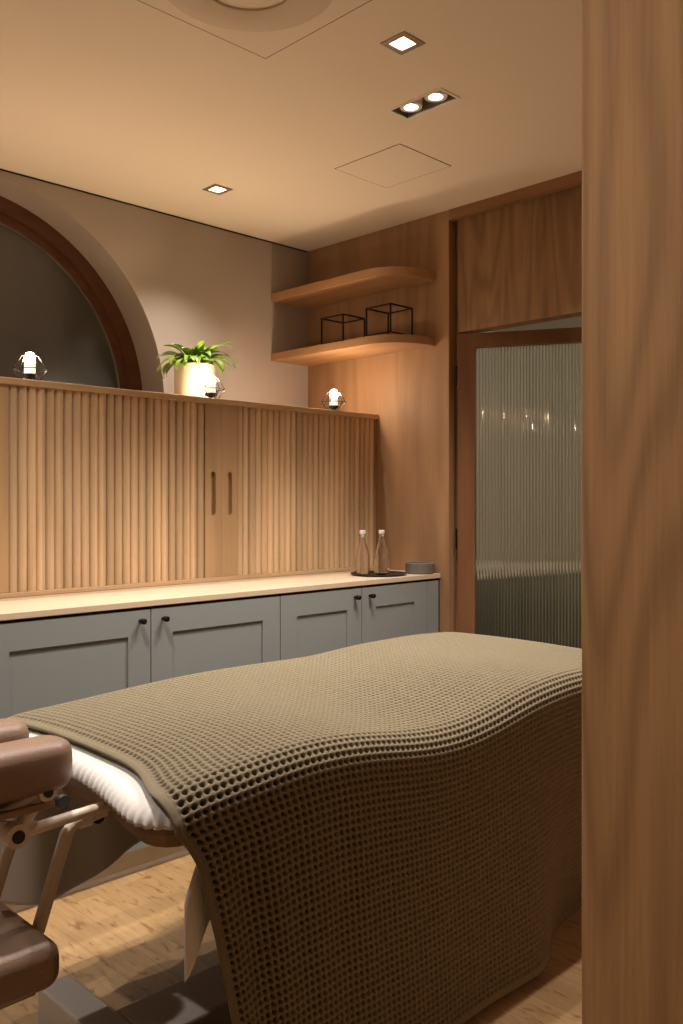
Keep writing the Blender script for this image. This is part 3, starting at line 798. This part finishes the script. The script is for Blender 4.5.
# far hem hangs in shallow scallops, near hem just clears the floor
dfar = np.clip(-np.meshgrid(sg, tg, indexing='ij')[1], 0, None)
Zb = Zb+dfar*(.05*np.sin(Xb*13+.5)+.03*np.sin(Xb*27))
dn_ = np.clip(np.meshgrid(sg, tg, indexing='ij')[1]-wtop, 0, None)
hemz = Zb[:, -1].copy(); tgt = .020+.010*np.sin(sg*4)+0*sg
tgt = np.where(sg > -.452, np.maximum(hemz, .02), tgt)
Zb = Zb+(dn_/dn_.max())*(tgt-hemz)[:, None]
Zb = Zb-.012*np.exp(-(np.meshgrid(sg, tg, indexing='ij')[0]-sg[0])/.022)*np.exp(-dn_/.04-dfar/.04)
Zb = np.maximum(Zb, .008)
P3 = np.stack([Xb, Yb, Zb], -1)
du = np.gradient(P3, axis=0); dv = np.gradient(P3, axis=1); N3 = np.cross(du, dv); N3 /= np.linalg.norm(N3, axis=-1, keepdims=True)+1e-12
if N3[N3.shape[0]//2, int((.43+.4)/pitch*sub), 2] < 0: N3 = -N3
iu = np.arange(nS*sub+1)/sub; iv = np.arange(nT*sub+1)/sub
U, Vv = np.meshgrid(iu, iv, indexing='ij')
cu_ = np.abs((U % 1)-.5)*2; cv_ = np.abs((Vv % 1)-.5)*2           # 0 in the middle of a cell, 1 on the ridges
rr = np.sqrt(cu_**2+cv_**2)
rs = np.random.RandomState(1); cellr = rs.uniform(.75, 1.2, (nS+1, nT+1))[np.minimum(U.astype(int), nS), np.minimum(Vv.astype(int), nT)]
dim = -np.exp(-(rr/.54)**3.2)*.0155*cellr+.0007*(np.cos(cu_*PI)*-.5+np.cos(cv_*PI)*-.5)
border = (U < 1) | (U > nS-1) | (Vv < 1) | (Vv > nT-1)
hem = -.0022*np.exp(-((np.minimum(np.minimum(U, nS-U), np.minimum(Vv, nT-Vv))-.85)/.16)**2)+.0015
P3 = P3+N3*np.where(border, hem, dim)[..., None]
nu, nv = P3.shape[:2]
idx = np.arange(nu*nv).reshape(nu, nv)
Fq = np.stack([idx[:-1, :-1], idx[1:, :-1], idx[1:, 1:], idx[:-1, 1:]], -1).reshape(-1, 4)
def fast_mesh(name, V, F, mat, origin):
    me = bpy.data.meshes.new(name); V = (V.reshape(-1, 3)-np.array(origin)).astype(np.float32)
    me.vertices.add(len(V)); me.vertices.foreach_set('co', V.ravel())
    me.loops.add(F.size); me.loops.foreach_set('vertex_index', F.ravel().astype(np.int32))
    me.polygons.add(len(F)); me.polygons.foreach_set('loop_start', np.arange(0, F.size, 4, dtype=np.int32))
    me.polygons.foreach_set('loop_total', np.full(len(F), 4, dtype=np.int32)); me.update(calc_edges=True); me.validate()
    me.polygons.foreach_set('use_smooth', np.ones(len(F), dtype=bool)); me.materials.append(M[mat])
    o = bpy.data.objects.new(name, me); COL.objects.link(o); o.location = origin; return o
# second layer (underside) and edge strip give the blanket its thickness
edge = np.minimum(np.minimum(U, nS-U), np.minimum(Vv, nT-Vv))
under = np.stack([Xb, Yb, Zb], -1)-N3*(.005+.0128*sstep(.2, 1.4, edge))[..., None]
under[..., 2] = np.maximum(under[..., 2], .006)
Va = np.concatenate([P3.reshape(-1, 3), under[::sub, ::sub].reshape(-1, 3)])
ou = nu*nv; mu, mv = under[::sub, ::sub].shape[:2]; id2 = ou+np.arange(mu*mv).reshape(mu, mv)
F2 = np.stack([id2[:-1, :-1], id2[:-1, 1:], id2[1:, 1:], id2[1:, :-1]], -1).reshape(-1, 4)
def strip(top, bot):
    out = []
    for k in range(len(bot)-1):
        for q in range(sub):
            a, b = top[k*sub+q], top[k*sub+q+1]
            out.append((a, b, bot[k+1] if q == sub-1 else bot[k], bot[k]) if q == sub-1 else (a, b, bot[k], bot[k]))
    return out
tri = []; qd = []
for top, bot in ((idx[0], id2[0]), (idx[-1], id2[-1]), (idx[:, 0], id2[:, 0]), (idx[:, -1], id2[:, -1])):
    for k in range(len(bot)-1):
        for q in range(sub):
            a, b = int(top[k*sub+q]), int(top[k*sub+q+1])
            if q == sub//2: qd.append((a, b, int(bot[k+1]), int(bot[k])))
            else:
                tri.append((a, b, int(bot[k] if q < sub//2 else bot[k+1])))
org = (-1.32, -1.715, 0)
me = bpy.data.meshes.new('waffle_blanket'); Vl = (Va-np.array(org)).astype(np.float32)
Qa = np.concatenate([Fq, F2, np.array(qd)]); Ta = np.array(tri)
me.vertices.add(len(Vl)); me.vertices.foreach_set('co', Vl.ravel())
nl = Qa.size+Ta.size; me.loops.add(nl); me.loops.foreach_set('vertex_index', np.concatenate([Qa.ravel(), Ta.ravel()]).astype(np.int32))
me.polygons.add(len(Qa)+len(Ta))
st_ = np.concatenate([np.arange(len(Qa))*4, Qa.size+np.arange(len(Ta))*3]).astype(np.int32)
tot = np.concatenate([np.full(len(Qa), 4), np.full(len(Ta), 3)]).astype(np.int32)
me.polygons.foreach_set('loop_start', st_); me.polygons.foreach_set('loop_total', tot); me.update(calc_edges=True); me.validate()
me.polygons.foreach_set('use_smooth', np.ones(len(Qa)+len(Ta), dtype=bool)); me.materials.append(M['blanket'])
bl = bpy.data.objects.new('waffle_blanket', me); COL.objects.link(bl); bl.location = org
tag(bl, 'olive brown waffle-weave blanket draped over the massage bed down to the floor', 'blanket')

# white sheet under the blanket, hanging a little lower at the head end on both sides
sg2 = np.linspace(-2.19, -1.30, 120); tg2 = np.linspace(-.43, wtop+.21, 170)
def xs2(y, dn, df): return -.050*np.clip(df/.05, 0, 1)+.045*(1-np.clip(df/.05, 0, 1))*(1-np.clip(dn/.08, 0, 1))-.020*np.clip(dn/.08, 0, 1)
def so2(x, d): return -.022+(.008*np.sin(x*60)+.004*np.sin(x*23))*np.clip(d/.1, 0, 1)
def wv2(x, d): return -.016+.009*np.sin(x*34+.4)+.006*np.sin(x*19)
Xs, Ys, Zs = cloth(sg2, tg2, -.0125, -1.322, -2.106, 5, xs2, .43, .21, so2, wv2)
Sg, Tg = np.meshgrid(sg2, tg2, indexing='ij')
dn2 = np.clip(Tg-wtop, 0, None)/.21
Zs = Zs-dn2*(.07*np.exp(-((Xs+2.215)/.03)**2))+dn2*.12*sstep(-2.2, -2.0, Xs)
Zs = Zs+np.clip(-Tg, 0, None)/.43*(.02+.03*np.sin(Xs*11+2.2))
Ys = np.where(Tg > wtop, np.maximum(Ys, -2.114+.014), Ys)
ii = np.arange(Xs.size).reshape(Xs.shape)
F3 = np.stack([ii[:-1, :-1], ii[1:, :-1], ii[1:, 1:], ii[:-1, 1:]], -1).reshape(-1, 4)
sh = fast_mesh('draped_sheet', np.stack([Xs, Ys, Zs], -1), F3, 'sheet', (-1.9, -1.715, .3))
md = sh.modifiers.new('thickness', 'SOLIDIFY'); md.thickness = .0022; md.offset = 0
tag(sh, 'white sheet hanging below the blanket on both sides of the bed head', 'sheet')
